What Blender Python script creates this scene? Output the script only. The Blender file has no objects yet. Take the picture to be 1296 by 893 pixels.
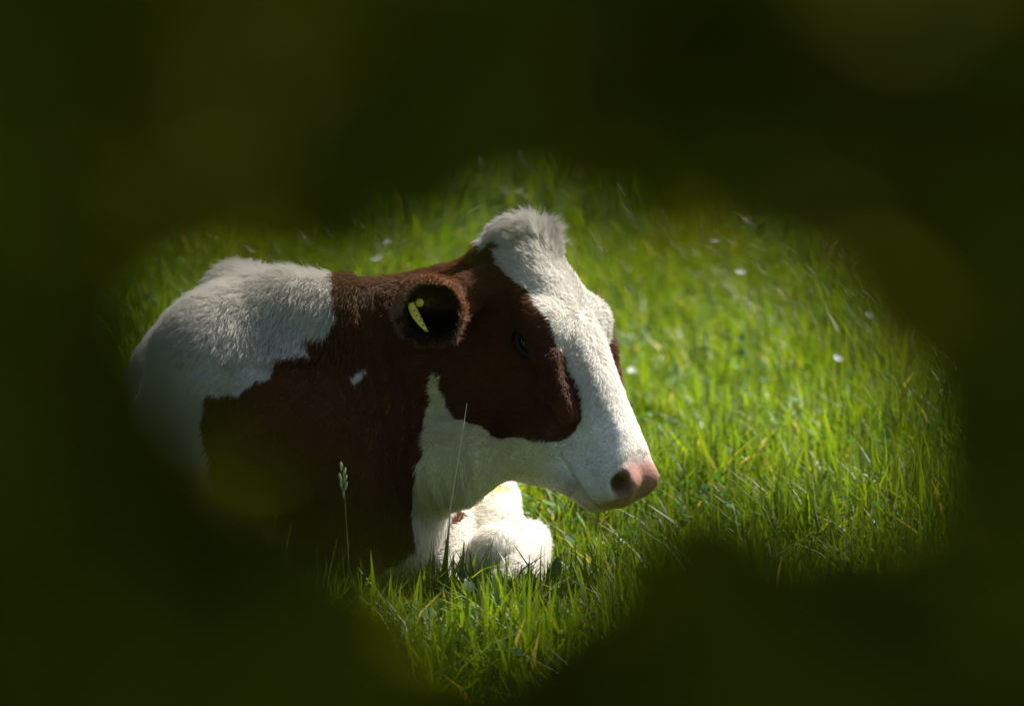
import bpy, math
import numpy as np
from mathutils import Vector

rng = np.random.default_rng(7)
scene = bpy.context.scene

# ------------------------------------------------------------------ camera
CAM = np.array([0.0, -8.0, 1.24])
PITCH = math.radians(5.57)
FPX = 5600.0                       # focal length in photo pixels (photo 1296 wide)
cam_d = bpy.data.cameras.new("camera")
cam = bpy.data.objects.new("camera", cam_d)
scene.collection.objects.link(cam)
cam.location = CAM
cam.rotation_euler = (math.pi / 2 - PITCH, 0, 0)
cam_d.sensor_width = 36.0
cam_d.lens = FPX / 1296 * 36.0
cam_d.clip_start = 0.05
cam_d.clip_end = 2000
cam_d.dof.use_dof = True
cam_d.dof.focus_distance = 7.9
cam_d.dof.aperture_fstop = 4.3
scene.camera = cam

# ------------------------------------------------------------------ sky, sun, exposure
SUN_EL, SUN_AZ = math.radians(51), math.radians(42)    # azimuth from +x (picture right) towards +y (away)
SUN = np.array([math.cos(SUN_EL) * math.cos(SUN_AZ), math.cos(SUN_EL) * math.sin(SUN_AZ), math.sin(SUN_EL)])
world = bpy.data.worlds.new("World")
scene.world = world
world.use_nodes = True
wn = world.node_tree
sky = wn.nodes.new("ShaderNodeTexSky")
sky.sky_type = 'NISHITA'
sky.sun_disc = False
sky.sun_elevation = SUN_EL
sky.sun_rotation = math.pi / 2 - SUN_AZ
wn.links.new(sky.outputs[0], wn.nodes["Background"].inputs[0])
wn.nodes["Background"].inputs[1].default_value = 0.06
sky.air_density = 0.8
sky.dust_density = 2.4
sky.ozone_density = 0.3
sun_d = bpy.data.lights.new("sun", 'SUN')
sun_d.energy = 5.0
sun_d.angle = math.radians(0.53)
sun_d.color = (1.0, 0.965, 0.90)
sun_o = bpy.data.objects.new("sun", sun_d)
scene.collection.objects.link(sun_o)
sun_o.rotation_euler = Vector(-SUN).to_track_quat('-Z', 'Y').to_euler()
sun_o.location = SUN * 30
vs = scene.view_settings
vs.view_transform = 'Standard'
vs.look = 'None'
vs.exposure = 1.4
vs.gamma = 1.0
vs.use_curve_mapping = False
cy = scene.cycles
cy.max_bounces = 6
cy.diffuse_bounces = 4
cy.glossy_bounces = 2
cy.transmission_bounces = 4
cy.transparent_max_bounces = 4
cy.use_denoising = True
cy.caustics_reflective = False
cy.caustics_refractive = False
cy.sample_clamp_indirect = 6

FWD = np.array([0, math.cos(PITCH), -math.sin(PITCH)])
UP = np.array([0, math.sin(PITCH), math.cos(PITCH)])


def at(px, py, Y):
    """world point on the plane y = Y under photo coordinate px, py (used for measuring the place)"""
    d = FWD + np.array([(px - 648) / FPX, 0, 0]) - (py - 446.5) / FPX * UP
    return CAM + d * ((Y - CAM[1]) / d[1])


def proj(p):
    q = p - CAM
    z = q @ FWD
    return np.stack([648 + FPX * q[..., 0] / z, 446.5 - FPX * (q @ UP) / z], -1)


# ------------------------------------------------------------------ helpers
def link(o, parent=None, label=None, cat=None, group=None, kind=None):
    scene.collection.objects.link(o)
    if parent is not None:
        o.parent = parent
    for k, v in (("label", label), ("category", cat), ("group", group), ("kind", kind)):
        if v:
            o[k] = v
    return o


def empty(name, loc=(0, 0, 0), **kw):
    o = bpy.data.objects.new(name, None)
    o.location = loc
    o.empty_display_size = 0.05
    return link(o, **kw)


def mesh_np(name, verts, faces, mat, col=None, smooth=True):
    """verts (n,3), faces (m,3) or (m,4) numpy arrays"""
    me = bpy.data.meshes.new(name)
    k = faces.shape[1]
    me.vertices.add(len(verts))
    me.vertices.foreach_set("co", np.ascontiguousarray(verts, np.float32).ravel())
    me.loops.add(faces.size)
    me.loops.foreach_set("vertex_index", np.ascontiguousarray(faces, np.int32).ravel())
    me.polygons.add(len(faces))
    me.polygons.foreach_set("loop_start", np.arange(0, faces.size, k, dtype=np.int32))
    me.polygons.foreach_set("loop_total", np.full(len(faces), k, np.int32))
    me.update(calc_edges=True)
    if smooth:
        me.polygons.foreach_set("use_smooth", np.ones(len(faces), bool))
    if col is not None:
        a = me.color_attributes.new("tint", 'FLOAT_COLOR', 'POINT')
        c4 = np.ones((len(verts), 4), np.float32)
        c4[:, :3] = col
        a.data.foreach_set("color", c4.ravel())
    me.materials.append(mat)
    return me


def tube(path, radii, n=8):
    """rings round a polyline -> verts, quads (closed with end points pinched by radii)"""
    path = np.asarray(path, float)
    radii = np.asarray(radii, float)
    t = np.gradient(path, axis=0)
    t /= np.linalg.norm(t, axis=1)[:, None] + 1e-9
    ref = np.array([0.3, 0.9, 0.2])
    a = np.cross(t, ref)
    a /= np.linalg.norm(a, axis=1)[:, None] + 1e-9
    b = np.cross(t, a)
    ang = np.linspace(0, 2 * np.pi, n, endpoint=False)
    v = path[:, None] + radii[:, None, None] * (np.cos(ang)[None, :, None] * a[:, None] + np.sin(ang)[None, :, None] * b[:, None])
    m = len(path)
    i, j = np.meshgrid(np.arange(m - 1), np.arange(n), indexing='ij')
    j2 = (j + 1) % n
    f = np.stack([i * n + j, i * n + j2, (i + 1) * n + j2, (i + 1) * n + j], -1).reshape(-1, 4)
    return v.reshape(-1, 3), f


def join(parts):
    vs_, fs_, o = [], [], 0
    for v, f in parts:
        vs_.append(v)
        fs_.append(f + o)
        o += len(v)
    return np.concatenate(vs_), np.concatenate(fs_)


_np = rng.random((32, 32, 32)).astype(np.float32)


def noise3(p, scale=1.0):
    """smooth value noise in -1..1"""
    q = np.asarray(p) * scale
    i = np.floor(q).astype(int)
    f = q - i
    f = f * f * (3 - 2 * f)
    out = 0
    for dx in (0, 1):
        for dy in (0, 1):
            for dz in (0, 1):
                w = (f[..., 0] if dx else 1 - f[..., 0]) * (f[..., 1] if dy else 1 - f[..., 1]) * (f[..., 2] if dz else 1 - f[..., 2])
                out = out + w * _np[(i[..., 0] + dx) % 32, (i[..., 1] + dy) % 32, (i[..., 2] + dz) % 32]
    return out * 2 - 1


def inside(poly, pts):
    poly = np.asarray(poly, float)
    x, y = pts[..., 0], pts[..., 1]
    r = np.zeros(x.shape, bool)
    j = len(poly) - 1
    for i in range(len(poly)):
        xi, yi = poly[i]
        xj, yj = poly[j]
        c = (yi > y) != (yj > y)
        r ^= c & (x < (xj - xi) * (y - yi) / (yj - yi + 1e-12) + xi)
        j = i
    return r


# ------------------------------------------------------------------ materials
def new_mat(name):
    m = bpy.data.materials.new(name)
    m.use_nodes = True
    nt = m.node_tree
    nt.nodes.clear()
    out = nt.nodes.new("ShaderNodeOutputMaterial")
    return m, nt, out


def leaf_mat(name, trans=0.45, trans_tint=(1.5, 1.5, 0.6), rough=0.45, spec=0.35, attr=True, base=None):
    """thin leaf: attribute colour, diffuse + translucent + a soft gloss"""
    m, nt, out = new_mat(name)
    N, L = nt.nodes.new, nt.links.new
    if attr:
        a = N("ShaderNodeAttribute"); a.attribute_name = "tint"; colr = a.outputs["Color"]
    else:
        a = N("ShaderNodeRGB"); a.outputs[0].default_value = (*base, 1); colr = a.outputs[0]
    pb = N("ShaderNodeBsdfPrincipled")
    pb.inputs["Roughness"].default_value = rough
    pb.inputs["Specular IOR Level"].default_value = spec
    tr = N("ShaderNodeBsdfTranslucent")
    mul = N("ShaderNodeMix"); mul.data_type = 'RGBA'; mul.blend_type = 'MULTIPLY'; mul.inputs[0].default_value = 1
    mul.inputs[7].default_value = (*trans_tint, 1)
    L(colr, mul.inputs[6])
    L(colr, pb.inputs["Base Color"])
    L(mul.outputs[2], tr.inputs[0])
    mx = N("ShaderNodeMixShader"); mx.inputs[0].default_value = trans
    L(pb.outputs[0], mx.inputs[1]); L(tr.outputs[0], mx.inputs[2])
    L(mx.outputs[0], out.inputs[0])
    return m


def noise_mat(name, c1, c2, scale, rough=0.8, bump=0.0, detail=5):
    m, nt, out = new_mat(name)
    N, L = nt.nodes.new, nt.links.new
    tc = N("ShaderNodeTexCoord")
    nz = N("ShaderNodeTexNoise"); nz.inputs["Scale"].default_value = scale; nz.inputs["Detail"].default_value = detail
    L(tc.outputs["Object"], nz.inputs["Vector"])
    cr = N("ShaderNodeValToRGB")
    cr.color_ramp.elements[0].position = 0.3; cr.color_ramp.elements[0].color = (*c1, 1)
    cr.color_ramp.elements[1].position = 0.7; cr.color_ramp.elements[1].color = (*c2, 1)
    L(nz.outputs[0], cr.inputs[0])
    pb = N("ShaderNodeBsdfPrincipled"); pb.inputs["Roughness"].default_value = rough
    L(cr.outputs[0], pb.inputs["Base Color"])
    if bump:
        b = N("ShaderNodeBump"); b.inputs["Strength"].default_value = bump; b.inputs["Distance"].default_value = 0.01
        L(nz.outputs[0], b.inputs["Height"]); L(b.outputs[0], pb.inputs["Normal"])
    L(pb.outputs[0], out.inputs[0])
    return m


M_grass = leaf_mat("grass_blades", 0.5, (1.7, 1.45, 0.35), 0.45, 0.4)
M_clover = leaf_mat("clover_leaves", 0.4, (1.5, 1.45, 0.5), 0.65, 0.2)
M_hedge = leaf_mat("shrub_leaves", 0.43, (1.45, 1.35, 0.1), 0.6, 0.1)
M_bark = noise_mat("bark", (0.035, 0.025, 0.015), (0.07, 0.052, 0.035), 40, 0.9, 0.6)
M_soil = noise_mat("meadow_soil", (0.035, 0.062, 0.006), (0.062, 0.095, 0.009), 9, 1.0, 0.4)
M_soil.node_tree.nodes["Principled BSDF"].inputs["Specular IOR Level"].default_value = 0.05
M_straw = noise_mat("dry_straw", (0.42, 0.36, 0.2), (0.55, 0.48, 0.3), 60, 0.6)
M_stalk = leaf_mat("seed_stalk", 0.35, (1.2, 1.2, 0.7), attr=False, base=(0.22, 0.28, 0.08))
M_seed = leaf_mat("seed_husk", 0.3, (1.2, 1.2, 0.8), attr=False, base=(0.42, 0.45, 0.25))

# skin / short coat under the fur
M_coat, nt, out = new_mat("coat_skin")
N, L = nt.nodes.new, nt.links.new
at_ = N("ShaderNodeAttribute"); at_.attribute_name = "tint"
gl = N("ShaderNodeAttribute"); gl.attribute_name = "wet"
pb = N("ShaderNodeBsdfPrincipled")
pb.inputs["Specular IOR Level"].default_value = 0.25
mr = N("ShaderNodeMapRange"); mr.inputs["To Min"].default_value = 0.85; mr.inputs["To Max"].default_value = 0.36
L(gl.outputs["Fac"], mr.inputs["Value"]); L(mr.outputs[0], pb.inputs["Roughness"])
tc = N("ShaderNodeTexCoord")
nz = N("ShaderNodeTexNoise"); nz.inputs["Scale"].default_value = 170; nz.inputs["Detail"].default_value = 3
L(tc.outputs["Object"], nz.inputs["Vector"])
bp = N("ShaderNodeBump"); bp.inputs["Strength"].default_value = 0.35; bp.inputs["Distance"].default_value = 0.003
L(nz.outputs[0], bp.inputs["Height"]); L(bp.outputs[0], pb.inputs["Normal"])
L(at_.outputs["Color"], pb.inputs["Base Color"])
L(pb.outputs[0], out.inputs[0])

M_fur, nt, out = new_mat("fur_strands")
N, L = nt.nodes.new, nt.links.new
at_ = N("ShaderNodeAttribute"); at_.attribute_name = "tint"
pb = N("ShaderNodeBsdfPrincipled"); pb.inputs["Roughness"].default_value = 0.5
pb.inputs["Specular IOR Level"].default_value = 0.3
tr = N("ShaderNodeBsdfTranslucent")
mx = N("ShaderNodeMixShader"); mx.inputs[0].default_value = 0.4
L(at_.outputs["Color"], pb.inputs["Base Color"]); L(at_.outputs["Color"], tr.inputs[0])
L(pb.outputs[0], mx.inputs[1]); L(tr.outputs[0], mx.inputs[2]); L(mx.outputs[0], out.inputs[0])

M_eye, nt, out = new_mat("eye")
pb = nt.nodes.new("ShaderNodeBsdfPrincipled")
pb.inputs["Base Color"].default_value = (0.008, 0.007, 0.008, 1); pb.inputs["Roughness"].default_value = 0.08
nt.links.new(pb.outputs[0], out.inputs[0])

# yellow plastic tag with dark print
M_tag, nt, out = new_mat("tag_plastic")
N, L = nt.nodes.new, nt.links.new
pb = N("ShaderNodeBsdfPrincipled"); pb.inputs["Roughness"].default_value = 0.4
pb.inputs["Base Color"].default_value = (0.62, 0.55, 0.06, 1)
L(pb.outputs[0], out.inputs[0])
M_print, nt, out = new_mat("tag_print")
pb = nt.nodes.new("ShaderNodeBsdfPrincipled"); pb.inputs["Base Color"].default_value = (0.02, 0.02, 0.015, 1)
nt.links.new(pb.outputs[0], out.inputs[0])


# ------------------------------------------------------------------ ground
def ground_z(x, y):
    p = np.stack([x, y, np.zeros_like(x)], -1)
    return 0.018 * noise3(p, 1.3) + 0.03 * noise3(p, 0.35) * np.clip((np.hypot(x, y) - 1) / 3, 0, 1)


gx = np.concatenate([[-900, -300, -100, -40, -20], np.linspace(-10, 10, 101), [20, 40, 100, 300, 900]])
gy = np.concatenate([[-400, -100, -40, -20], np.linspace(-10, 16, 131), [24, 40, 80, 200, 500, 1500]])
X, Y = np.meshgrid(gx, gy, indexing='ij')
G = np.stack([X, Y, ground_z(X, Y)], -1).reshape(-1, 3)
ii, jj = np.meshgrid(np.arange(len(gx) - 1), np.arange(len(gy) - 1), indexing='ij')
ny_ = len(gy)
GF = np.stack([ii * ny_ + jj, (ii + 1) * ny_ + jj, (ii + 1) * ny_ + jj + 1, ii * ny_ + jj + 1], -1).reshape(-1, 4)
link(bpy.data.objects.new("ground", mesh_np("ground", G, GF, M_soil)), kind="structure",
     label="meadow soil under the grass", cat="ground")


# ------------------------------------------------------------------ the cow: one continuous body from smooth-blended volumes
def nrm(v):
    v = np.asarray(v, float)
    return v / np.linalg.norm(v)


PSI, TH = math.radians(35), math.radians(57.5)
HA = np.array([math.cos(TH) * math.cos(PSI), -math.cos(TH) * math.sin(PSI), -math.sin(TH)])     # poll -> muzzle
HU = np.array([math.sin(TH) * math.cos(PSI), -math.sin(TH) * math.sin(PSI), math.cos(TH)])      # out of the forehead
HL = np.array([math.sin(PSI), math.cos(PSI), 0.0])                                              # towards the far side
HO = at(677, 303, 0.0)
HS = 0.88                                    # head length factor
HM = np.stack([HA * HS, HU, HL])
HI = np.stack([HA / HS, HU, HL])


def H(s, u, l=0.0):
    return HO + s * HS * HA + u * HU + l * HL


def to_head(p):
    return (p - HO) @ HI.T


def smin(a, b, k):
    h = np.clip(0.5 + 0.5 * (b - a) / k, 0, 1)
    return b + (a - b) * h - k * h * (1 - h)


def smax(a, b, k):
    return -smin(-a, -b, k)


def ell(p, c, R, M=None):
    q = p - c
    if M is not None:
        q = q @ M.T
    R = np.asarray(R, float)
    q = q / R
    k0 = np.linalg.norm(q, axis=-1)
    k1 = np.linalg.norm(q / R, axis=-1) + 1e-9
    return k0 * (k0 - 1) / k1


def cone(p, a, b, ra, rb):
    a = np.asarray(a, float); b = np.asarray(b, float)
    ba = b - a
    t = np.clip(((p - a) @ ba) / (ba @ ba), 0, 1)
    return np.linalg.norm(p - a - t[..., None] * ba, axis=-1) - (ra + (rb - ra) * t)


HEAD = np.array([  # s, top, bottom, half width
    [-0.045, -0.060, -0.095, 0.015],
    [-0.035, -0.022, -0.14, 0.062],
    [-0.015, -0.002, -0.175, 0.082],
    [0.03, 0.008, -0.20, 0.091],
    [0.10, 0.016, -0.225, 0.094],
    [0.18, 0.018, -0.235, 0.097],
    [0.25, 0.014, -0.262, 0.086],
    [0.32, 0.008, -0.266, 0.068],
    [0.39, 0.004, -0.248, 0.063],
    [0.45, 0.000, -0.214, 0.065],
    [0.50, -0.010, -0.172, 0.070],
    [0.535, -0.024, -0.146, 0.068],
    [0.560, -0.040, -0.124, 0.055],
    [0.574, -0.072, -0.092, 0.010]])
_ss = np.linspace(HEAD[0, 0], HEAD[-1, 0], 300)


def _smooth_tab(c):
    y = np.interp(_ss, HEAD[:, 0], HEAD[:, c])
    k = np.hanning(19); k /= k.sum()
    yp = np.pad(y, 9, mode='edge')
    ys = np.convolve(yp, k, 'valid')
    w = np.clip(np.minimum(_ss - _ss[0], _ss[-1] - _ss) / 0.03, 0, 1)
    return y * (1 - w) + ys * w


TAB = [_smooth_tab(c) for c in (1, 2, 3)]


def head_loft(q):
    s, u, l = q[..., 0], q[..., 1], q[..., 2]
    top, bot, w = (np.interp(s, _ss, t) for t in TAB)
    uc, h = (top + bot) / 2, (top - bot) / 2
    qu = (u - uc) / h
    weff = w * (1 - 0.28 * np.clip(-qu, 0, 1) ** 1.5)
    n = np.where(qu > 0, 2.0 + np.clip((s - 0.0) / 0.1, 0, 1), 2.25)
    r = (np.abs(qu) ** n + np.abs(l / weff) ** n) ** (1 / n)
    d = (r - 1) * np.minimum(h, weff)
    end = np.maximum(_ss[0] - s, s - _ss[-1])
    return np.maximum(d, end)


BD = nrm([-0.10, 0.99, 0.0])
BM = np.stack([BD, np.array([-BD[1], BD[0], 0]), np.array([0, 0, 1.0])])
W1, W2, W3 = at(302, 380, 0.24), at(365, 394, 0.07), at(430, 402, 0.03)
EARC = at(543, 389, -0.165)
EARM = np.stack([nrm([0.12, -0.95, -0.22]), nrm([0.95, 0.15, -0.1]), [0, 0, 1]])
EARM[2] = nrm(np.cross(EARM[0], EARM[1])); EARM[1] = np.cross(EARM[2], EARM[0])


def sdf(p):
    # trunk
    d = ell(p, [-0.46, 0.80, 0.265], [0.62, 0.32, 0.262], BM)
    d = smin(d, ell(p, [-0.37, 0.20, 0.28], [0.34, 0.25, 0.265], BM), 0.10)
    d = smin(d, ell(p, [-0.52, 0.30, 0.23], [0.30, 0.21, 0.22], BM), 0.08)                 # ribs and belly
    d = smin(d, ell(p, [-0.53, 1.30, 0.245], [0.24, 0.23, 0.215], BM), 0.10)               # rump
    d = smin(d, ell(p, [-0.74, 1.10, 0.15], [0.27, 0.10, 0.17], BM), 0.06)                 # near thigh
    d = smin(d, cone(p, [-0.76, 0.95, 0.10], [-0.74, 0.60, 0.07], 0.08, 0.05), 0.05)       # near hind shank on the ground
    d = smin(d, cone(p, [-0.74, 0.60, 0.06], [-0.66, 0.34, 0.05], 0.045, 0.04), 0.03)
    d = smin(d, ell(p, [-0.30, 1.32, 0.15], [0.25, 0.10, 0.17], BM), 0.06)                 # far thigh
    # withers and shoulder
    d = smin(d, cone(p, W1, W2, 0.062, 0.047), 0.09)
    d = smin(d, cone(p, W2, W3, 0.045, 0.05), 0.08)
    d = smin(d, ell(p, at(280, 495, 0.09), [0.14, 0.15, 0.18]), 0.07)                     # near shoulder blade
    d = smin(d, ell(p, at(330, 610, 0.04), [0.14, 0.12, 0.12]), 0.07)                     # point of shoulder
    # neck: deep and slab-sided
    d = smin(d, cone(p, [-0.36, 0.15, 0.37], H(0.090, -0.160), 0.165, 0.108), 0.08)
    d = smin(d, cone(p, W3 + [0.02, 0.0, -0.01], H(0.045, -0.150) + [0, -0.03, 0], 0.055, 0.062), 0.06)     # crest
    d = smin(d, cone(p, [-0.32, 0.16, 0.27], H(0.16, -0.18), 0.15, 0.09), 0.07)
    # brisket and dewlap
    d = smin(d, ell(p, [-0.255, 0.11, 0.19], [0.14, 0.18, 0.17]), 0.07)
    d = smin(d, cone(p, H(0.24, -0.20), at(572, 590, -0.06), 0.055, 0.065), 0.06)
    d = smin(d, cone(p, H(0.38, -0.200), at(605, 580, -0.07), 0.035, 0.045), 0.05)         # throat skin
    d = smin(d, cone(p, at(572, 590, -0.06), at(543, 622, 0.0), 0.058, 0.040), 0.05)
    # far foreleg, folded, knee forward
    K1, K2 = at(618, 632, 0.34), np.array([0.0, 0.035, -0.005])
    d = smin(d, cone(p, [-0.10, 0.46, 0.20], K1, 0.085, 0.050), 0.035)
    d = smin(d, cone(p, K1, K2, 0.046, 0.066), 0.03)
    d = smin(d, ell(p, [-0.030, 0.09, 0.085], [0.045, 0.05, 0.045]), 0.02)
    d = smin(d, cone(p, K2 + [0.02, 0, 0.04], [0.03, 0.46, 0.05], 0.040, 0.040), 0.03)
    d = smin(d, cone(p, at(578, 658, 0.24), [-0.094, 0.03, 0.0], 0.033, 0.050), 0.018)
    # near foreleg, folded under the shoulder
    d = smin(d, cone(p, [-0.42, 0.04, 0.15], [-0.30, -0.12, 0.08], 0.09, 0.058), 0.05)
    d = smin(d, cone(p, [-0.30, -0.12, 0.07], [-0.50, 0.10, 0.05], 0.05, 0.042), 0.03)
    # head
    q = to_head(p)
    qa = q.copy(); qa[..., 2] = np.abs(q[..., 2])
    h = head_loft(q)
    h = smin(h, ell(qa, [0.185, -0.022, 0.082], [0.050, 0.034, 0.036]), 0.03)              # brow
    h = smin(h, ell(qa, [0.12, -0.135, 0.062], [0.090, 0.080, 0.034]), 0.04)               # cheek muscle
    h = smin(h, ell(qa, [0.300, -0.066, 0.087], [0.024, 0.019, 0.021]), 0.012)             # facial ridge
    h = smin(h, ell(q, [0.0, -0.012, 0.0], [0.045, 0.022, 0.080]), 0.03)                      # poll
    h = smin(h, ell(q, [-0.024, -0.026, -0.040], [0.034, 0.030, 0.040]), 0.025)
    h = smin(h, ell(q, [0.050, -0.020, -0.044], [0.065, 0.030, 0.046]), 0.025)             # broad upper forehead
    h = smin(h, ell(qa, [0.540, -0.052, 0.036], [0.032, 0.034, 0.032]), 0.02)              # nose pad
    h = smin(h, ell(q, [0.505, -0.138, 0.0], [0.050, 0.024, 0.042]), 0.02)                 # chin
    # eye socket with lids
    E = np.array([0.200, -0.052, 0.098])
    h = smin(h, ell(qa, E + [0, 0, -0.006], [0.034, 0.028, 0.016]), 0.015)
    h = smax(h, -ell(qa, E + [0.001, -0.001, 0.008], [0.025, 0.0115, 0.016]), 0.006)
    h = smin(h, cone(qa, [0.10, -0.028, 0.086], [0.25, -0.032, 0.093], 0.012, 0.019), 0.018)         # ridge above the eye
    h = smin(h, cone(qa, [0.25, -0.032, 0.093], [0.37, -0.058, 0.080], 0.019, 0.016), 0.018)
    h = smax(h, -cone(qa, [0.25, 0.020, 0.064], [0.45, -0.014, 0.064], 0.013, 0.013), 0.020)         # groove beside the nose bone
    h = smax(h, -cone(qa, [0.44, -0.050, 0.076], [0.475, -0.085, 0.080], 0.006, 0.006), 0.014)
    # nostrils and mouth
    nm = np.stack([nrm([0.75, -0.45, 0.35]), nrm([0.35, 0.85, 0.1]), nrm([-0.3, 0.0, 0.9])])
    h = smax(h, -ell(qa, np.array([0.546, -0.042, 0.053]), [0.027, 0.015, 0.022], nm), 0.010)
    mo = np.maximum(np.abs(q[..., 1] + 0.112 + 0.10 * (0.52 - q[..., 0])) - 0.0025, np.abs(q[..., 0] - 0.50) - 0.075)
    h = smax(h, -np.maximum(mo, -h - 0.006), 0.006)
    d = smin(d, h, 0.045)
    # ears: cupped shells
    e = ell(p, EARC, [0.070, 0.061, 0.058], EARM) + 0.0045 * noise3(p, 30)
    e = smin(e, cone(p, EARC + [0.02, 0.03, 0.01], H(0.055, -0.065, -0.075), 0.030, 0.036), 0.02)
    e = smax(e, -ell(p, EARC + 0.036 * EARM[0] + np.array([0.004, 0, 0.004]), [0.085, 0.049, 0.046], EARM), 0.005)
    d = smin(d, e, 0.012)
    ef = ell(p, H(0.09, -0.13, 0.125), [0.085, 0.045, 0.022], np.stack([nrm(HL - 0.2 * HU), nrm(HA), nrm(HU + 0.2 * HL)]))
    d = smin(d, ef, 0.015)
    return d


def wrinkle(p):
    """fine folds in the loose neck skin where the head turns"""
    a = p[..., 0] + 0.12 * p[..., 2]
    w = np.exp(-((p[..., 0] + 0.15) / 0.10) ** 2) * np.clip((0.56 - p[..., 2]) / 0.1, 0, 1) * np.clip((p[..., 2] - 0.12) / 0.1, 0, 1)
    w = w * np.clip(-to_head(p)[..., 2] * 0 + 1, 0, 1)
    return 0.0036 * w * np.sin(a * 230 + 5 * noise3(p, 8)) * (0.6 + 0.6 * noise3(p + 2, 14))


RES = 0.005
LO = np.array([-1.36, -0.50, -0.04]); BLK = 8
NB = np.array([int(math.ceil(v / (RES * BLK))) for v in (1.76, 2.24, 0.84)])
DIM = NB * BLK
cen = [LO[a] + (np.arange(NB[a]) + 0.5) * RES * BLK for a in range(3)]
CC = np.stack(np.meshgrid(*cen, indexing='ij'), -1)
cv = sdf(CC.reshape(-1, 3)).reshape(NB)
near = np.abs(cv) < 0.062
V = np.repeat(np.repeat(np.repeat(cv.astype(np.float32), BLK, 0), BLK, 1), BLK, 2)
bi = np.argwhere(near)
loc = np.stack(np.meshgrid(*[np.arange(BLK)] * 3, indexing='ij'), -1).reshape(-1, 3)
for c0 in range(0, len(bi), 900):
    b = bi[c0:c0 + 900]
    idx = (b[:, None] * BLK + loc[None]).reshape(-1, 3)
    V[idx[:, 0], idx[:, 1], idx[:, 2]] = sdf(LO + (idx + 0.0) * RES)


def surface_nets(V):
    S = V < 0
    nx, ny, nz = V.shape
    cs = np.zeros((nx - 1, ny - 1, nz - 1), np.uint8)
    offs = [(i, j, k) for i in (0, 1) for j in (0, 1) for k in (0, 1)]
    for i, j, k in offs:
        cs += S[i:nx - 1 + i, j:ny - 1 + j, k:nz - 1 + k]
    act = np.argwhere((cs > 0) & (cs < 8))
    cid = np.full(cs.shape, -1, np.int32)
    cid[act[:, 0], act[:, 1], act[:, 2]] = np.arange(len(act))
    acc = np.zeros((len(act), 3)); cnt = np.zeros(len(act))
    for o in offs:
        for a in range(3):
            if o[a]:
                continue
            o2 = list(o); o2[a] = 1
            v0 = V[act[:, 0] + o[0], act[:, 1] + o[1], act[:, 2] + o[2]]
            v1 = V[act[:, 0] + o2[0], act[:, 1] + o2[1], act[:, 2] + o2[2]]
            m = (v0 < 0) != (v1 < 0)
            t = np.where(m, v0 / np.where(m, v0 - v1, 1), 0)
            pt = np.tile(np.array(o, float), (len(act), 1)); pt[:, a] = t
            acc += pt * m[:, None]; cnt += m
    verts = LO + (act + acc / cnt[:, None]) * RES
    quads = []
    for a in range(3):
        b, c = (a + 1) % 3, (a + 2) % 3
        sl0 = [slice(1, -1)] * 3; sl1 = [slice(1, -1)] * 3
        sl0[a] = slice(0, -1); sl1[a] = slice(1, None)
        s0, s1 = S[tuple(sl0)], S[tuple(sl1)]
        e = np.argwhere(s0 != s1)
        base = e.copy(); base[:, b] += 1; base[:, c] += 1
        flip = s0[e[:, 0], e[:, 1], e[:, 2]]

        def C(db, dc):
            q = base.copy(); q[:, b] -= db; q[:, c] -= dc
            return cid[q[:, 0], q[:, 1], q[:, 2]]
        q4 = np.stack([C(1, 1), C(0, 1), C(0, 0), C(1, 0)], -1)
        q4[~flip] = q4[~flip][:, ::-1]
        quads.append(q4)
    quads = np.concatenate(quads)
    quads = quads[(quads >= 0).all(1)]
    return verts, quads


BV, BF = surface_nets(V)
del V


def smooth_mesh(v, f, it, lam=0.5):
    e = np.concatenate([f[:, [0, 1]], f[:, [1, 2]], f[:, [2, 3]], f[:, [3, 0]]])
    deg = np.bincount(e.ravel(), minlength=len(v)).astype(float)
    for i in range(it):
        acc = np.stack([np.bincount(e[:, 0], v[e[:, 1], a], len(v)) + np.bincount(e[:, 1], v[e[:, 0], a], len(v)) for a in range(3)], -1)
        v = v + (lam if i % 2 == 0 else -lam * 1.02) * (acc / deg[:, None] - v)
    return v


def vnormals(v, f):
    n = np.cross(v[f[:, 2]] - v[f[:, 0]], v[f[:, 3]] - v[f[:, 1]])
    vn = np.stack([sum(np.bincount(f[:, k], n[:, a], len(v)) for k in range(4)) for a in range(3)], -1)
    return vn / (np.linalg.norm(vn, axis=1)[:, None] + 1e-12)


BV = smooth_mesh(BV, BF, 4)
BN = vnormals(BV, BF)
BV = BV + BN * wrinkle(BV)[:, None]
BN = vnormals(BV, BF)

# --- coat pattern: red and white patches
BROWN, WHITE = np.array([0.140, 0.050, 0.015]), np.array([0.75, 0.72, 0.66])
PINK = np.array([0.37, 0.185, 0.145])
PATCH_NECK = [(432, 300), (430, 345), (418, 365), (424, 400), (410, 428), (388, 428), (394, 452), (352, 455), (344, 480), (322, 484), (306, 502), (262, 500),
              (257, 540), (268, 600), (300, 680), (360, 900), (700, 900), (660, 720), (540, 660), (528, 610), (535, 560), (545, 500), (552, 450), (690, 430), (643, 350), (635, 333), (624, 320), (642, 316), (641, 308), (617, 307), (597, 312), (588, 300), (590, 240)]
FACE_RED = [(584, 314), (597, 312), (617, 307), (641, 308), (642, 316), (624, 320), (635, 333), (643, 350), (660, 360), (680, 382), (695, 407), (703, 424), (713, 446), (724, 474), (737, 505), (736, 532), (720, 552),
            (690, 559), (655, 554), (622, 550), (604, 540), (582, 532), (566, 512), (556, 478), (546, 470), (500, 470), (480, 300)]
JAW_WHITE = [(548, 470), (558, 480), (562, 512), (578, 532), (602, 540), (622, 552), (690, 561), (780, 575), (800, 700), (700, 740), (520, 740), (526, 600), (538, 560), (546, 510)]
CHIP = [(444, 478), (452, 468), (464, 466), (456, 480), (447, 487)]


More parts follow.
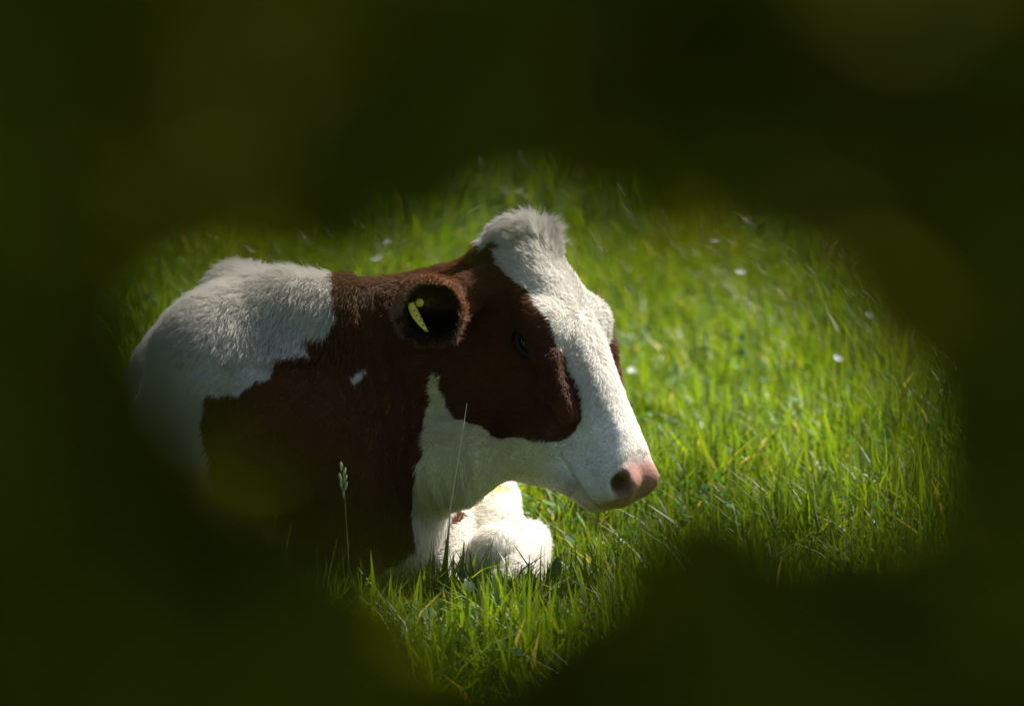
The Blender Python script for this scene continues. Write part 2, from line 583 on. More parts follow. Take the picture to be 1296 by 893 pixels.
def coat(p):
    """colour of the coat at world points p, plus a 'wet nose' mask and a head mask"""
    q = to_head(p)
    on_head = np.clip((q[:, 0] - 0.0) / 0.03, 0, 1) * (np.abs(q[:, 2]) < 0.16) * (q[:, 1] > -0.27) * (q[:, 1] < 0.1)
    qm = q.copy()
    qm[:, 2] = -np.abs(q[:, 2])
    near_p = np.where((q[:, 2] > 0)[:, None] & (on_head > 0)[:, None], HO + qm @ HM, p)
    jig = 0.006 * np.stack([noise3(p, 45), noise3(p + 5, 45), noise3(p + 9, 45)], -1)
    s = proj(near_p + jig)
    red = inside(PATCH_NECK, s) & ~inside(CHIP, proj(p))
    head = (on_head > 0.5) & (s[:, 0] > 546)
    red = np.where(head, inside(FACE_RED, s) & (near_p @ HU * 0 + qm[:, 1] < 0.2), red)
    red &= ~(inside(JAW_WHITE, s) & (q[:, 0] > -0.5))
    red &= p[:, 2] > 0.13 - 0.6 * np.clip(-0.13 - p[:, 0], 0, 1)
    # the back half carries a few patches of its own
    back = (p[:, 1] > 0.75)
    red = np.where(back, noise3(p, 2.1) > 0.25, red)
    kp = proj(p)
    knee = (((kp[:, 0] - 571) / 17) ** 2 + ((kp[:, 1] - 656 + 0.25 * (kp[:, 0] - 571)) / 9) ** 2 < 1) & (p[:, 1] > 0.08) & (p[:, 1] < 0.4)
    red |= knee
    c = np.where(red[:, None], BROWN, WHITE)
    # random mottling, stronger in the red coat
    blot = noise3(p, 14)[:, None] * 0.12 + noise3(p, 50)[:, None] * 0.08
    c = c * (1 + blot * np.where(red[:, None], 1.6, 0.5))
    # underside of jaw and dewlap painted creamier, imitating light bounced off the grass; beige streaks in the forehead hair
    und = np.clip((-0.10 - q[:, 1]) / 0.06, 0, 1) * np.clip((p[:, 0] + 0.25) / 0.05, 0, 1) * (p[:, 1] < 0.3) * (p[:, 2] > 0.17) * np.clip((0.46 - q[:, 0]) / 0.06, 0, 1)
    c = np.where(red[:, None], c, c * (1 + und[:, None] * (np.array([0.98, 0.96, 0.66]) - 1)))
    st = np.clip(noise3(np.stack([q[:, 0] * 18, q[:, 1] * 40, q[:, 2] * 75], -1)), 0, 1) * (q[:, 0] > -0.06) * (q[:, 0] < 0.3)
    c = np.where(red[:, None], c, c * (1 - st[:, None] * np.array([0.13, 0.16, 0.21])))
    # pink nose leather
    w = np.clip((q[:, 0] - 0.512 + 0.35 * (q[:, 1] + 0.075) + 0.008 * noise3(p, 70)) / 0.028, 0, 1) * np.clip((0.06 - np.abs(q[:, 2])) / 0.01, 0, 1)
    w *= (q[:, 1] > -0.115) & (q[:, 1] < 0.05) & (np.abs(q[:, 2]) < 0.1) & (q[:, 0] < 0.64)
    lip = np.clip((q[:, 0] - 0.46) / 0.05, 0, 1) * np.clip((-0.10 - q[:, 1]) / 0.012, 0, 1) * (np.abs(q[:, 2]) < 0.1) * (q[:, 0] < 0.64) * (q[:, 1] > -0.2)
    c = c * (1 - 0.5 * lip[:, None]) + 0.5 * lip[:, None] * PINK * 0.9
    c = c * (1 - w[:, None]) + w[:, None] * PINK * (1 + 0.25 * noise3(p, 60)[:, None])
    nos = np.linalg.norm((np.stack([q[:, 0], q[:, 1], np.abs(q[:, 2])], -1) - [0.540, -0.045, 0.050]) / [0.022, 0.013, 0.020], axis=1)
    c = c * (1 - 0.85 * np.clip((1.15 - nos) / 0.3, 0, 1))[:, None]  # nostril hollow painted darker to deepen its shade
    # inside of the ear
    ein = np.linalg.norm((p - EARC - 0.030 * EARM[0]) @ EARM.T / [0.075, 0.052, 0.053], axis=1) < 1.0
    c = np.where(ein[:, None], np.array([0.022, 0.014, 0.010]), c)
    rim = (np.linalg.norm(p - EARC, axis=1) < 0.085) & ~ein
    rl = np.clip(0.55 - (p[:, 2] - EARC[2]) / 0.07 - (p[:, 0] - EARC[0]) / 0.16, 0, 1)[:, None]  # pinkish rim; lower left also painted lighter as a lit edge
    c = np.where(rim[:, None], BROWN * 1.1 * (1 - rl) + np.array([0.30, 0.15, 0.10]) * rl, c)
    ef_ = np.linalg.norm(p - H(0.09, -0.13, 0.125), axis=1) < 0.095
    c = np.where((ef_ & (q[:, 2] > 0.10))[:, None], BROWN * 1.15, c)
    # dark lids
    eyed = np.linalg.norm((np.stack([q[:, 0], q[:, 1], np.abs(q[:, 2])], -1) - [0.2, -0.053, 0.10]) / [0.034, 0.020, 0.035], axis=1)
    c = np.where((eyed < 1)[:, None], np.array([0.03, 0.018, 0.014]), c)
    return np.clip(c, 0.004, 0.9), np.clip(w + lip * 0.4, 0, 1), (eyed < 1) | ein & False


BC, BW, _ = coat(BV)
cow = empty("cow", (-0.4, 0.4, 0), label="red and white cow lying in the meadow grass, head turned and drooping", cat="cow")
ORG = np.array([-0.4, 0.4, 0.0])
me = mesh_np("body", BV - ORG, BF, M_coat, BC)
a = me.attributes.new("wet", 'FLOAT', 'POINT')
a.data.foreach_set("value", BW.astype(np.float32))
body = link(bpy.data.objects.new("body", me), cow)


# --- fur strands on the body
def fur(n):
    tri = np.concatenate([BF[:, [0, 1, 2]], BF[:, [0, 2, 3]]])
    A, B, C = BV[tri[:, 0]], BV[tri[:, 1]], BV[tri[:, 2]]
    cr = np.cross(B - A, C - A)
    area = np.linalg.norm(cr, axis=1) / 2
    ctr = (A + B + C) / 3
    fn = cr / (2 * area[:, None] + 1e-15)
    v = CAM - ctr
    v /= np.linalg.norm(v, axis=1)[:, None]
    facing = np.clip((fn * v).sum(1) + 0.35, 0, 1)
    hq = to_head(ctr)
    isface = (hq[:, 0] > -0.08) & (hq[:, 0] < 0.6) & (np.abs(hq[:, 2]) < 0.2) & (hq[:, 1] > -0.28)
    w = area * (0.25 + 1.2 * facing + 1.3 * isface * facing)
    w *= ctr[:, 2] > 0.02
    c = np.cumsum(w); c /= c[-1]
    t = np.searchsorted(c, rng.random(n))
    r1, r2 = np.sqrt(rng.random(n)), rng.random(n)
    b0, b1, b2 = 1 - r1, r1 * (1 - r2), r1 * r2
    T = tri[t]
    P0 = BV[T[:, 0]] * b0[:, None] + BV[T[:, 1]] * b1[:, None] + BV[T[:, 2]] * b2[:, None]
    Nn = BN[T[:, 0]] * b0[:, None] + BN[T[:, 1]] * b1[:, None] + BN[T[:, 2]] * b2[:, None]
    Nn /= np.linalg.norm(Nn, axis=1)[:, None] + 1e-9
    q = to_head(P0)
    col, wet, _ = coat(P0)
    keep = (wet < 0.35) & (np.linalg.norm((np.stack([q[:, 0], q[:, 1], np.abs(q[:, 2])], -1) - [0.2, -0.053, 0.10]) / [0.030, 0.015, 0.03], axis=1) > 1)
    P0, Nn, q, col = P0[keep], Nn[keep], q[keep], col[keep]
    n = len(P0)
    # flow of the coat
    face = np.clip((q[:, 0] + 0.05) / 0.06, 0, 1) * (np.abs(q[:, 2]) < 0.17) * (q[:, 1] > -0.28) * (q[:, 0] < 0.6)
    flow_body = np.tile(np.array([-0.25, 0.15, -1.0]), (n, 1)) + 0.25 * np.stack([noise3(P0, 9), noise3(P0 + 3, 9), noise3(P0 + 7, 9)], -1)
    whorl = np.array([0.19, 0.015, 0.0])
    dl = q - whorl
    dl /= np.linalg.norm(dl, axis=1)[:, None] + 0.02
    dl[:, 1] -= 0.5
    fh = np.where((q[:, 0] > 0.24)[:, None], np.array([-0.35, -0.8, 0.0]) + dl * 0.8, dl)
    fh = fh + 0.35 * np.stack([noise3(P0, 22), noise3(P0 + 3, 22), noise3(P0 + 7, 22)], -1)
    flow = flow_body * (1 - face[:, None]) + (fh @ HM) * face[:, None]
    # tuft on the poll falls forward
    tuft = np.exp(-((q[:, 0] + 0.005) / 0.045) ** 2 - (q[:, 2] / 0.075) ** 2) * (q[:, 1] > -0.075)
    flow = flow + tuft[:, None] * (1.8 * (P0 - H(-0.005, -0.03, 0.0)) / 0.06 * [1, 1, 0.4] + np.array([0.25, -0.2, 0.25]) + 0.7 * np.stack([noise3(P0, 30), noise3(P0 + 3, 30), noise3(P0 + 7, 30)], -1))
    ear = np.linalg.norm(P0 - EARC, axis=1) < 0.09
    flow = np.where(ear[:, None], 1.3 * (P0 - EARC) / 0.06 * [1, 0.2, 1] + EARM[0] * 0.3, flow)
    tan = flow - (flow * Nn).sum(1)[:, None] * Nn
    tan /= np.linalg.norm(tan, axis=1)[:, None] + 1e-6
    length = np.where(face > 0.5, 0.010, 0.013)
    withers = np.exp(-((P0[:, 0] + 0.45) / 0.25) ** 2) * (P0[:, 2] > 0.45) * (P0[:, 0] < -0.28)
    length = length + 0.015 * withers + 0.034 * tuft
    length = np.where(ear, 0.008 + 0.012 * (P0[:, 2] < EARC[2]), length)
    muzz = np.clip((q[:, 0] - 0.33) / 0.1, 0, 1) * face
    length = length * (1 - 0.6 * muzz)
    length = length * (0.6 + 0.8 * rng.random(n))
    lift = np.where(face > 0.5, 0.42, 0.60) - 0.12 * muzz + 0.35 * withers + 0.05 * tuft
    clump = np.stack([noise3(P0, 110), noise3(P0 + 3.3, 110), noise3(P0 + 7.7, 110)], -1)
    lock = np.stack([noise3(P0 + 1.1, 42), noise3(P0 + 4.4, 42), noise3(P0 + 8.8, 42)], -1)
    rnd = rng.normal(0, 0.16, (n, 3)) + lock * (0.75 * tuft[:, None]) + clump * (0.32 - 0.1 * face[:, None] + 0.5 * tuft[:, None])
    d0 = tan * (1 - lift[:, None] * 0.6) + Nn * lift[:, None] + rnd * 0.7
    d0 /= np.linalg.norm(d0, axis=1)[:, None]
    d1 = tan + Nn * (lift[:, None] * 0.25) + rnd
    d1 /= np.linalg.norm(d1, axis=1)[:, None]
    Lh = length[:, None]
    pts = np.stack([P0 - Nn * 0.001, P0 + d0 * Lh * 0.45, P0 + (d0 * 0.5 + d1 * 0.5) * Lh], 1)
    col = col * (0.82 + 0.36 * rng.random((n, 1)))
    # tips of the red coat are bleached
    cv_ = bpy.data.hair_curves.new("fur")
    cv_.add_curves([3] * n)
    cv_.attributes["position"].data.foreach_set("vector", (pts - ORG).astype(np.float32).ravel())
    ra = cv_.attributes.get("radius") or cv_.attributes.new("radius", 'FLOAT', 'POINT')
    rr = np.tile(np.array([0.00042, 0.00034, 0.00008], np.float32), n)
    ra.data.foreach_set("value", rr)
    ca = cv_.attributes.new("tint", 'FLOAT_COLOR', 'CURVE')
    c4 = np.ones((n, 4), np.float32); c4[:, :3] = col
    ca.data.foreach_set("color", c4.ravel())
    cv_.materials.append(M_fur)
    return cv_


link(bpy.data.objects.new("fur", fur(420000)), body)


# --- eyes
def uvs(c, R, M=np.eye(3), nu=20, nv=12):
    th = np.linspace(0, np.pi, nv + 1)
    ph = np.linspace(0, 2 * np.pi, nu, endpoint=False)
    v = np.stack([np.sin(th)[:, None] * np.cos(ph), np.sin(th)[:, None] * np.sin(ph), np.cos(th)[:, None] * np.ones(nu)], -1).reshape(-1, 3)
    i, j = np.meshgrid(np.arange(nv), np.arange(nu), indexing='ij')
    j2 = (j + 1) % nu
    f = np.stack([i * nu + j, (i + 1) * nu + j, (i + 1) * nu + j2, i * nu + j2], -1).reshape(-1, 4)
    return c + (v * R) @ M, f


for sgn in (-1, 1):
    v, f = uvs(H(0.201, -0.053, sgn * 0.090), np.array([0.026, 0.018, 0.0195]), HM)
    link(bpy.data.objects.new("eye", mesh_np("eye", v - ORG, f, M_eye)), cow)

# --- ear tag: a bent plastic leaf with a round stud
def tag_pts(off):
    t = np.linspace(0, 1, 13)
    cx = 519.5 + 20 * t ** 1.35
    cy_ = 383 + 37 * t
    w = 0.0125 * np.clip(np.sin(np.pi * (0.22 + 0.74 * t)), 0.1, 1)
    rows = []
    for k in range(13):
        c = at(cx[k], cy_[k], -0.205)
        wd = nrm([0.50, 0.86, 0.10])
        rows.append(np.stack([c - wd * w[k] * 1.0, c - wd * w[k] * 0.3, c + wd * w[k] * 0.4, c + wd * w[k] * 1.0]))
    R = np.stack(rows)
    n_ = nrm([0.86, -0.50, 0.25])
    bend = 0.004 * np.sin(np.linspace(0, np.pi, 4))
    return R + n_ * (off + bend[None, :, None])


Ta, Tb = tag_pts(0.0).reshape(-1, 3), tag_pts(0.0016).reshape(-1, 3)
i, j = np.meshgrid(np.arange(12), np.arange(3), indexing='ij')
fq = np.stack([i * 4 + j, i * 4 + j + 1, (i + 1) * 4 + j + 1, (i + 1) * 4 + j], -1).reshape(-1, 4)
edge = [k * 4 for k in range(13)] + [49, 50, 51] + [k * 4 + 3 for k in range(11, -1, -1)] + [2, 1]
e2 = np.array([[edge[k], edge[(k + 1) % len(edge)], edge[(k + 1) % len(edge)] + 52, edge[k] + 52] for k in range(len(edge))])
tag = link(bpy.data.objects.new("ear_tag", mesh_np("ear_tag", np.concatenate([Ta, Tb]) - ORG, np.concatenate([fq[:, ::-1], fq + 52, e2]), M_tag, smooth=False)), cow,
           label="yellow plastic tag in the ear")
v, f = uvs(at(531, 383, -0.195), np.array([0.008, 0.008, 0.008]))
link(bpy.data.objects.new("stud", mesh_np("stud", v - ORG, f, M_tag)), tag)
# dark marks printed on the tag
marks = []
Tn = nrm([0.86, -0.50, 0.25])
for k in range(9):
    a0 = tag_pts(0.0021)[3 + k, 1 + k % 2]
    b0 = tag_pts(0.0021)[3 + k, 1 + k % 2] + (tag_pts(0.0021)[4 + k if k < 9 else 3 + k, 1 + k % 2] - a0) * 0.6
    wd = nrm([0.50, 0.86, 0.10]) * 0.0016
    marks.append((np.array([a0 - wd, a0 + wd, b0 + wd, b0 - wd]), np.array([[0, 1, 2, 3]])))
v, f = join(marks)
link(bpy.data.objects.new("print", mesh_np("print", v - ORG, f, M_print, smooth=False)), tag)

# --- tail lying along the rump
v, f = tube([[-0.56, 1.46, 0.36], [-0.58, 1.55, 0.26], [-0.62, 1.57, 0.10], [-0.72, 1.52, 0.04], [-0.86, 1.40, 0.03]], [0.035, 0.028, 0.02, 0.018, 0.004], 10)
link(bpy.data.objects.new("tail", mesh_np("tail", v - ORG, f, M_coat, np.tile(WHITE, (len(v), 1)))), cow)


# ------------------------------------------------------------------ grass
def blades(x, y, hgt, wid, lean, col, seg=3):
    n = len(x)
    z = ground_z(x, y) - 0.004
    ang = rng.random(n) * 2 * np.pi
    face = ang + rng.normal(0, 0.5, n)
    dirv = np.stack([np.cos(ang), np.sin(ang), np.zeros(n)], -1)
    wv = np.stack([-np.sin(face), np.cos(face), np.zeros(n)], -1)
    base = np.stack([x, y, z], -1)
    ts = np.linspace(0, 1, seg + 1)
    verts = []
    for k, t in enumerate(ts):
        off = lean * hgt * (0.35 * t + 0.65 * t ** 2.2)
        c = base + dirv * off[:, None]
        c[:, 2] += hgt * t * (1 - 0.28 * lean * t)
        if k == seg:
            verts.append(c[:, None])
        else:
            w = wid * (0.75, 1.0, 0.72, 0.5)[k] * 0.5
            verts.append(np.stack([c - wv * w[:, None], c + wv * w[:, None]], 1))
    v = np.concatenate(verts, 1)
    m = v.shape[1]
    tl = []
    for k in range(seg - 1):
        a = 2 * k
        tl += [[a, a + 1, a + 3], [a, a + 3, a + 2]]
    a = 2 * (seg - 1)
    tl.append([a, a + 1, a + 2])
    f = (np.arange(n)[:, None, None] * m + np.array(tl)[None]).reshape(-1, 3)
    c = np.repeat(col, m, 0)
    return v.reshape(-1, 3), f, c


def grass_field(x0, x1, y0, y1, dens, hmean, wmean):
    n = int((x1 - x0) * (y1 - y0) * dens)
    x, y = rng.uniform(x0, x1, n), rng.uniform(y0, y1, n)
    p = np.stack([x, y, np.zeros(n)], -1)
    tuft = np.clip(0.75 * noise3(p, 3.6) + 0.65 * noise3(p + 5, 9.0), -1, 1)
    big = noise3(p + 11, 1.2)
    keep = rng.random(n) < np.clip(0.72 + 0.5 * tuft, 0.25, 1)
    x, y, p, tuft, big = x[keep], y[keep], p[keep], tuft[keep], big[keep]
    n = len(x)
    h = hmean * (0.45 + 0.75 * rng.random(n) + 0.35 * rng.random(n) ** 6) * (1 + 0.50 * tuft + 0.22 * big)
    wid = wmean * (0.45 + 0.8 * rng.random(n) + 0.9 * (rng.random(n) < 0.14))
    lean = np.abs(rng.normal(0.2, 0.5, n)).clip(0, 1.6)
    g = np.array([[0.085, 0.165, 0.010], [0.125, 0.205, 0.012], [0.055, 0.125, 0.018], [0.16, 0.215, 0.02]])
    w = rng.dirichlet([1.2, 1.5, 1, 0.7], n)
    col = (w @ g) * (0.62 + 0.72 * rng.random((n, 1))) * (1 + 0.15 * big[:, None] + 0.12 * tuft[:, None])
    dry = rng.random(n) < 0.045
    col[dry] = np.array([0.34, 0.31, 0.16]) * (0.7 + 0.5 * rng.random((dry.sum(), 1)))
    lean[dry] += 0.5
    return x, y, h, wid, lean, col


fields = [grass_field(-1.7, 1.7, -1.6, 3.2, 6800, 0.115, 0.0060),
          grass_field(-2.6, 2.6, 3.2, 9.0, 3000, 0.11, 0.0060)]

# the meadow runs on all round, thinning into coarser tufts with distance
n_ = 150000
r_ = 1.2 * (36 / 1.2) ** rng.random(n_)
a_ = rng.random(n_) * 2 * np.pi
x_, y_ = r_ * np.cos(a_), 1.0 + r_ * np.sin(a_)
k_ = ~(((np.abs(x_) < 1.7) & (y_ > -1.6) & (y_ < 3.2)) | ((np.abs(x_) < 2.6) & (y_ >= 3.2) & (y_ < 9.0)))
x_, y_, r_ = x_[k_], y_[k_], r_[k_]
o_ = grass_field(0, 10, 0, 10, 2600, 1.0, 1.0)
m_ = min(len(o_[0]), len(x_))
x_, y_, r_ = x_[:m_], y_[:m_], r_[:m_]
fields.append(grass_field(-2.2, 2.2, -10.5, -4.2, 450, 0.10, 0.008))
fields.append((x_, y_, o_[2][:m_] * (0.10 + 0.0022 * r_), o_[3][:m_] * (0.0050 + 0.0014 * r_), o_[4][:m_], o_[5][:m_]))
F = [np.concatenate([f[k] for f in fields]) for k in range(6)]
# no blades through the cow
foot = sdf(np.stack([F[0], F[1], np.full(len(F[0]), 0.05)], -1))
keep = foot > 0.012
F = [f[keep] for f in F]
foot = foot[keep]
# grass is pressed down right beside the body
F[2] = F[2] * (0.55 + 0.45 * np.clip(foot / 0.12, 0, 1))
v, f, c = blades(*F)
link(bpy.data.objects.new("grass", mesh_np("grass", v, f, M_grass, c)), label="lush green meadow grass in the sun", cat="grass", kind="stuff")

# clover and small broad leaves between the blades
def broad_leaves(n):
    x, y = rng.uniform(-1.7, 1.9, n), rng.uniform(-1.3, 6, n)
    k = (noise3(np.stack([x, y, x * 0], -1) + 4, 2.2) > 0.0) & (sdf(np.stack([x, y, np.full(n, 0.05)], -1)) > 0.03)
    x, y = x[k], y[k]
    n = len(x)
    z = ground_z(x, y) + 0.03 + 0.07 * rng.random(n)
    r = 0.007 + 0.010 * rng.random(n)
    ang = rng.random(n) * 2 * np.pi
    tilt = rng.normal(0, 0.5, (n, 2))
    up = np.stack([tilt[:, 0], tilt[:, 1], np.ones(n)], -1); up /= np.linalg.norm(up, axis=1)[:, None]
    t = np.stack([np.cos(ang), np.sin(ang), np.zeros(n)], -1)
    t -= (t * up).sum(1)[:, None] * up
    t /= np.linalg.norm(t, axis=1)[:, None]
    b = np.cross(up, t)
    prof = np.array([[0, 0], [0.6, 0.55], [1.3, 0.62], [1.9, 0.3], [2.0, 0], [1.9, -0.3], [1.3, -0.62], [0.6, -0.55]])
    c0 = np.stack([x, y, z], -1)
    v = c0[:, None] + r[:, None, None] * (prof[None, :, :1] * t[:, None] + prof[None, :, 1:] * b[:, None] + 0.18 * np.abs(prof[None, :, 1:]) * up[:, None])
    tl = np.array([[0, 1, 7], [1, 2, 6], [1, 6, 7], [2, 3, 5], [2, 5, 6], [3, 4, 5]])
    f = (np.arange(n)[:, None, None] * 8 + tl[None]).reshape(-1, 3)
    col = np.array([0.06, 0.15, 0.03]) * (0.7 + 0.7 * rng.random((n, 1)))
    return v.reshape(-1, 3), f, np.repeat(col, 8, 0)


v, f, c = broad_leaves(9000)
link(bpy.data.objects.new("clover", mesh_np("clover", v, f, M_clover, c)), label="small round clover leaves scattered through the meadow grass", cat="clover", kind="stuff")

# ------------------------------------------------------------------ single stalks that stand out
def stalk(name, pts, r, mat, label, cat, group=None):
    base = np.array(pts[0])
    v, f = tube(np.array(pts) - base, r, 6)
    o = bpy.data.objects.new(name, mesh_np(name, v, f, mat))
    o.location = base
    return link(o, label=label, cat=cat, group=group)


p0 = at(566, 735, -0.22); p0[2] = 0.0
p3 = at(591, 510, -0.24)
pm = p0 * 0.5 + p3 * 0.5 + np.array([-0.012, 0, 0.01])
stalk("dry_stalk", [p0, p0 * 0.75 + p3 * 0.25 + [-0.009, 0, 0], pm, p0 * 0.25 + p3 * 0.75 + [-0.006, 0, 0], p3], [0.0016, 0.0015, 0.0013, 0.0011, 0.0005], M_straw,
      "thin pale dry stalk rising in front of the white dewlap", "stalk")

q0 = at(441, 740, -0.36); q0[2] = 0.0
q3 = at(434, 588, -0.36)
sd = empty("grass_seed_head", q0, label="grass stem with pale oat-like seed head in front of dark chest", cat="grass stem")
pth = np.array([q0, q0 * 0.5 + q3 * 0.5 + [0.004, 0, 0], q3]) - q0
v, f = tube(pth, [0.0016, 0.0013, 0.0006], 6)
link(bpy.data.objects.new("stem", mesh_np("stem", v, f, M_stalk)), sd)
for k, (px, py, an) in enumerate([(432, 590, -0.1), (436, 597, 0.25), (431, 604, -0.3), (437, 606, 0.35), (432, 613, -0.15), (438, 615, 0.2), (435, 624, 0.0)]):
    c = at(px, py, -0.36) - q0
    ax = nrm([math.sin(an), 0.1, math.cos(an)])
    b1 = nrm(np.cross(ax, [0, 1, 0])); b2 = np.cross(ax, b1)
    v, f = uvs(c, np.array([0.0024, 0.0020, 0.0085]), np.stack([b1, b2, ax]), 8, 6)
    link(bpy.data.objects.new("spikelet", mesh_np("spikelet", v, f, M_seed)), sd)

# small white flowers far back in the grass
M_petal, nt, out = new_mat("white_petal")
pb = nt.nodes.new("ShaderNodeBsdfPrincipled"); pb.inputs["Base Color"].default_value = (0.75, 0.75, 0.72, 1); pb.inputs["Roughness"].default_value = 0.7
nt.links.new(pb.outputs[0], out.inputs[0])
M_yolk, nt, out = new_mat("flower_centre")
pb = nt.nodes.new("ShaderNodeBsdfPrincipled"); pb.inputs["Base Color"].default_value = (0.6, 0.4, 0.03, 1)
nt.links.new(pb.outputs[0], out.inputs[0])
petal_me = stem_me = disc_me = None


def daisy(px, py, Yd, s):
    global petal_me, stem_me, disc_me
    top = at(px, py, Yd)
    o = empty("daisy", (top[0], top[1], top[2] - 0.09 * s), label="tiny white daisy flowering among the sunny meadow grass", cat="flower", group="daisies in the meadow")
    o.scale = (s, s, s)
    if petal_me is None:
        pf = np.array([[0, 0.003, 0], [0.0022, 0.008, 0.001], [0.0018, 0.013, 0.0025], [0, 0.0145, 0.003], [-0.0018, 0.013, 0.0025], [-0.0022, 0.008, 0.001]])
        petal_me = mesh_np("petal", pf, np.array([[0, 1, 2], [0, 2, 3], [0, 3, 4], [0, 4, 5]]), M_petal)
        v, f = tube([[0, 0, 0], [0.003, 0, 0.045], [0, 0, 0.089]], [0.0012, 0.001, 0.0009], 6)
        stem_me = mesh_np("stem", v, f, M_stalk)
        v, f = uvs(np.zeros(3), np.array([0.0042, 0.0042, 0.0022]), np.eye(3), 10, 6)
        disc_me = mesh_np("disc", v, f, M_yolk)
    link(bpy.data.objects.new("stem", stem_me), o)
    d = link(bpy.data.objects.new("disc", disc_me), o); d.location = (0, 0, 0.09); d.rotation_euler = (0.7, 0, 0)
    for k in range(12):
        p = link(bpy.data.objects.new("petal", petal_me), d)
        p.rotation_euler = (0, 0, k * math.pi / 6)


def ground_depth(px, py, z=0.1):
    d = FWD + np.array([(px - 648) / FPX, 0, 0]) - (py - 446.5) / FPX * UP
    t = (z - CAM[2]) / d[2]
    return (CAM + d * t)[1]


for px, py, s in [(476, 324, 1.0), (938, 341, 1.1), (1104, 397, 0.9), (800, 468, 0.8), (905, 300, 0.9), (488, 302, 0.9), (1062, 452, 0.9)]:
    daisy(px, py, ground_depth(px, py), s)

# broad leaves of meadow weeds that stand out among the blades
M_weed = leaf_mat("weed_leaf", 0.35, (1.3, 1.3, 0.6), 0.5, 0.35, attr=False, base=(0.055, 0.125, 0.035))
M_weed_pale = leaf_mat("pale_weed_leaf", 0.3, (1.2, 1.2, 0.7), 0.75, 0.08, attr=False, base=(0.075, 0.135, 0.055))


def weed(px, py, ln, wd, tilt, turn, mat, label):
    Yd = ground_depth(px, py, 0.09)
    tip = at(px, py, Yd)
    base = np.array([tip[0] - 0.01, tip[1] + 0.01, float(ground_z(np.array([tip[0]]), np.array([tip[1]]))[0])])
    o = empty("broad_leaf", base, label=label, cat="leaf", group="broad weed leaves in the grass")
    t = np.linspace(0, 1, 9)
    w = wd * np.sin(np.pi * np.clip(t * 0.94 + 0.04, 0, 1)) ** 0.75
    ax = np.array([math.cos(turn) * math.cos(tilt), math.sin(turn) * math.cos(tilt), math.sin(tilt)])
    sd_ = nrm(np.cross(ax, [0.25, -1.0, 0.35]))
    nn = np.cross(sd_, ax)
    c = (tip - base) + ax * (t[:, None] - 0.5) * ln - nn * (0.25 * ln * (t[:, None] - 0.3) ** 2)
    v = np.stack([c - sd_ * w[:, None] + nn * 0.15 * w[:, None], c, c + sd_ * w[:, None] + nn * 0.15 * w[:, None]], 1).reshape(-1, 3)
    i_, j_ = np.meshgrid(np.arange(8), np.arange(2), indexing='ij')
    f = np.stack([i_ * 3 + j_, i_ * 3 + j_ + 1, (i_ + 1) * 3 + j_ + 1, (i_ + 1) * 3 + j_], -1).reshape(-1, 4)
    link(bpy.data.objects.new("leaf_blade", mesh_np("leaf_blade", v, f, mat)), o)
    v, f = tube([[0, 0, -0.005], c[0] * 0.55 + [0.002, 0, 0], c[0]], [0.0016, 0.0014, 0.001], 6)
    link(bpy.data.objects.new("leaf_stalk", mesh_np("leaf_stalk", v, f, M_stalk)), o)


weed(940, 427, 0.024, 0.009, 0.3, 0.4, M_weed, "small dark oval weed leaf tilted up in the sunny grass beside the cow")
weed(890, 441, 0.026, 0.007, 0.2, 2.9, M_weed, "narrow dark weed leaf lying level in the sunny grass beside the cow")
weed(938, 447, 0.026, 0.008, 1.2, 0.6, M_weed, "dark weed leaf standing upright in the sunny grass beside the cow")
weed(702, 722, 0.052, 0.010, 1.25, 0.5, M_weed_pale, "pale grey green broad leaf upright in the grass in front of the foreleg")
weed(593, 741, 0.026, 0.011, 0.8, 1.9, M_weed_pale, "small pale round leaf low in the grass in front of the white foreleg")
weed(586, 726, 0.022, 0.009, 0.2, 0.2, M_weed_pale, "small pale round leaf lying flat in the grass before the white foreleg")
weed(770, 425, 0.030, 0.010, 0.5, 0.9, M_weed, "dark weed leaf in the grass right behind the cow's brow")

# ------------------------------------------------------------------ leafy shrub close to the viewpoint, with a gap to peer through
GAP = np.array([(592, 321), (621, 311), (650, 304), (666, 306), (728, 362), (805, 410), (904, 382), (965, 368), (974, 367), (996, 394), (1054, 449), (1115, 515), (1156, 562), (1154, 590), (1121, 616), (1060, 615), (961, 605), (791, 606), (727, 659), (699, 740), (671, 769), (619, 785), (583, 757), (514, 690), (435, 622), (350, 566), (285, 499), (219, 459), (204, 416), (249, 405), (285, 389), (400, 383), (514, 359)], float)


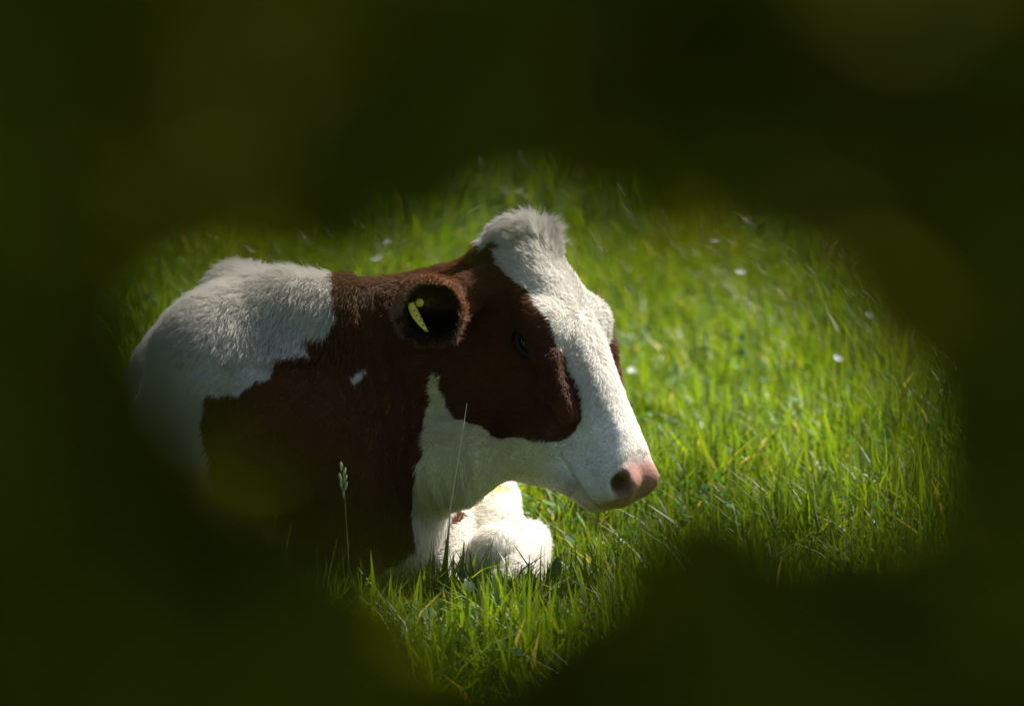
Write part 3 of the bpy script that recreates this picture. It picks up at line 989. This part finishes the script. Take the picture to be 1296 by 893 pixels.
def shrub_leaves():
    rng = np.random.default_rng(23)
    n = 15000
    x = rng.normal(0, 0.32, n).clip(-0.75, 0.75)
    Yd = rng.uniform(-7.3, -6.8, n)
    z = rng.uniform(0.25, 1.75, n)
    m = np.abs(x) < 0.72 * np.sqrt(np.clip(1 - ((z - 0.9) / 0.87) ** 2, 0.01, 1)) + 0.05
    # extra leaves round the gap, where twigs were pushed aside
    n2 = 4200
    x = np.concatenate([x[m], rng.uniform(-0.22, 0.22, n2)])
    Yd = np.concatenate([Yd[m], rng.uniform(-7.3, -6.8, n2)])
    z = np.concatenate([z[m], rng.uniform(0.96, 1.34, n2)])
    n = len(x)
    ln = rng.uniform(0.024, 0.046, n)
    wd = ln * rng.uniform(0.5, 0.66, n)
    t = rng.normal(0, 1, (n, 3)); t[:, 1] *= 0.5; t[:, 2] -= 0.35
    t /= np.linalg.norm(t, axis=1)[:, None]
    up = rng.normal(0, 0.55, (n, 3)) + [0.0, -0.75, 0.6]
    up -= (up * t).sum(1)[:, None] * t
    up /= np.linalg.norm(up, axis=1)[:, None]
    b = np.cross(up, t)
    prof = np.array([[0, 0, 0], [0.25, 0.36, 0.06], [0.55, 0.46, 0.08], [0.82, 0.26, 0.03], [1, 0, -0.08], [0.82, -0.26, 0.03], [0.55, -0.46, 0.08], [0.25, -0.36, 0.06], [0.5, 0, 0]])
    c0 = np.stack([x, Yd, z], -1) - t * ln[:, None] * 0.5
    v = c0[:, None] + ln[:, None, None] * prof[None, :, :1] * t[:, None] + wd[:, None, None] * prof[None, :, 1:2] * b[:, None] + ln[:, None, None] * prof[None, :, 2:] * up[:, None]
    s = proj(v)
    hit = inside(GAP, s).any(1)
    v = v[~hit]
    n = len(v)
    tl = np.array([[8, k, (k + 1) % 8] for k in range(8)])
    f = (np.arange(n)[:, None, None] * 9 + tl[None]).reshape(-1, 3)
    w = rng.random((n, 1))
    col = (np.array([0.122, 0.138, 0.003]) * w + np.array([0.138, 0.136, 0.003]) * (1 - w)) * (0.8 + 0.4 * rng.random((n, 1)))
    return v.reshape(-1, 3), f, np.repeat(col, 9, 0)


SB = np.array([0.0, -6.85, 0.0])
shrub = empty("shrub", SB, label="dark green leafy shrub close by, out of focus, with a gap in its leaves", cat="shrub")
v, f, c = shrub_leaves()
link(bpy.data.objects.new("crown", mesh_np("crown", v - SB, f, M_hedge, c)), shrub)
for k in range(9):
    a = k / 9 * 2 * math.pi
    side = 1 if k % 2 else -1
    xt = side * (0.34 + 0.26 * (k * 0.37 % 1))
    pts = [[side * 0.04 + 0.02 * math.cos(a), 0.03 * math.sin(a), -0.02], [side * 0.18, 0.06 * math.sin(a), 0.40], [side * 0.30 + 0.2 * (xt - side * 0.30), 0.10 * math.sin(a), 0.85],
           [xt, 0.16 * math.sin(a), 1.35], [xt * 1.05, 0.1 * math.sin(a), 1.62]]
    v, f = tube(pts, [0.018, 0.014, 0.010, 0.006, 0.002], 7)
    link(bpy.data.objects.new("trunk" if k == 0 else "branch", mesh_np("branch", v, f, M_bark)), shrub)
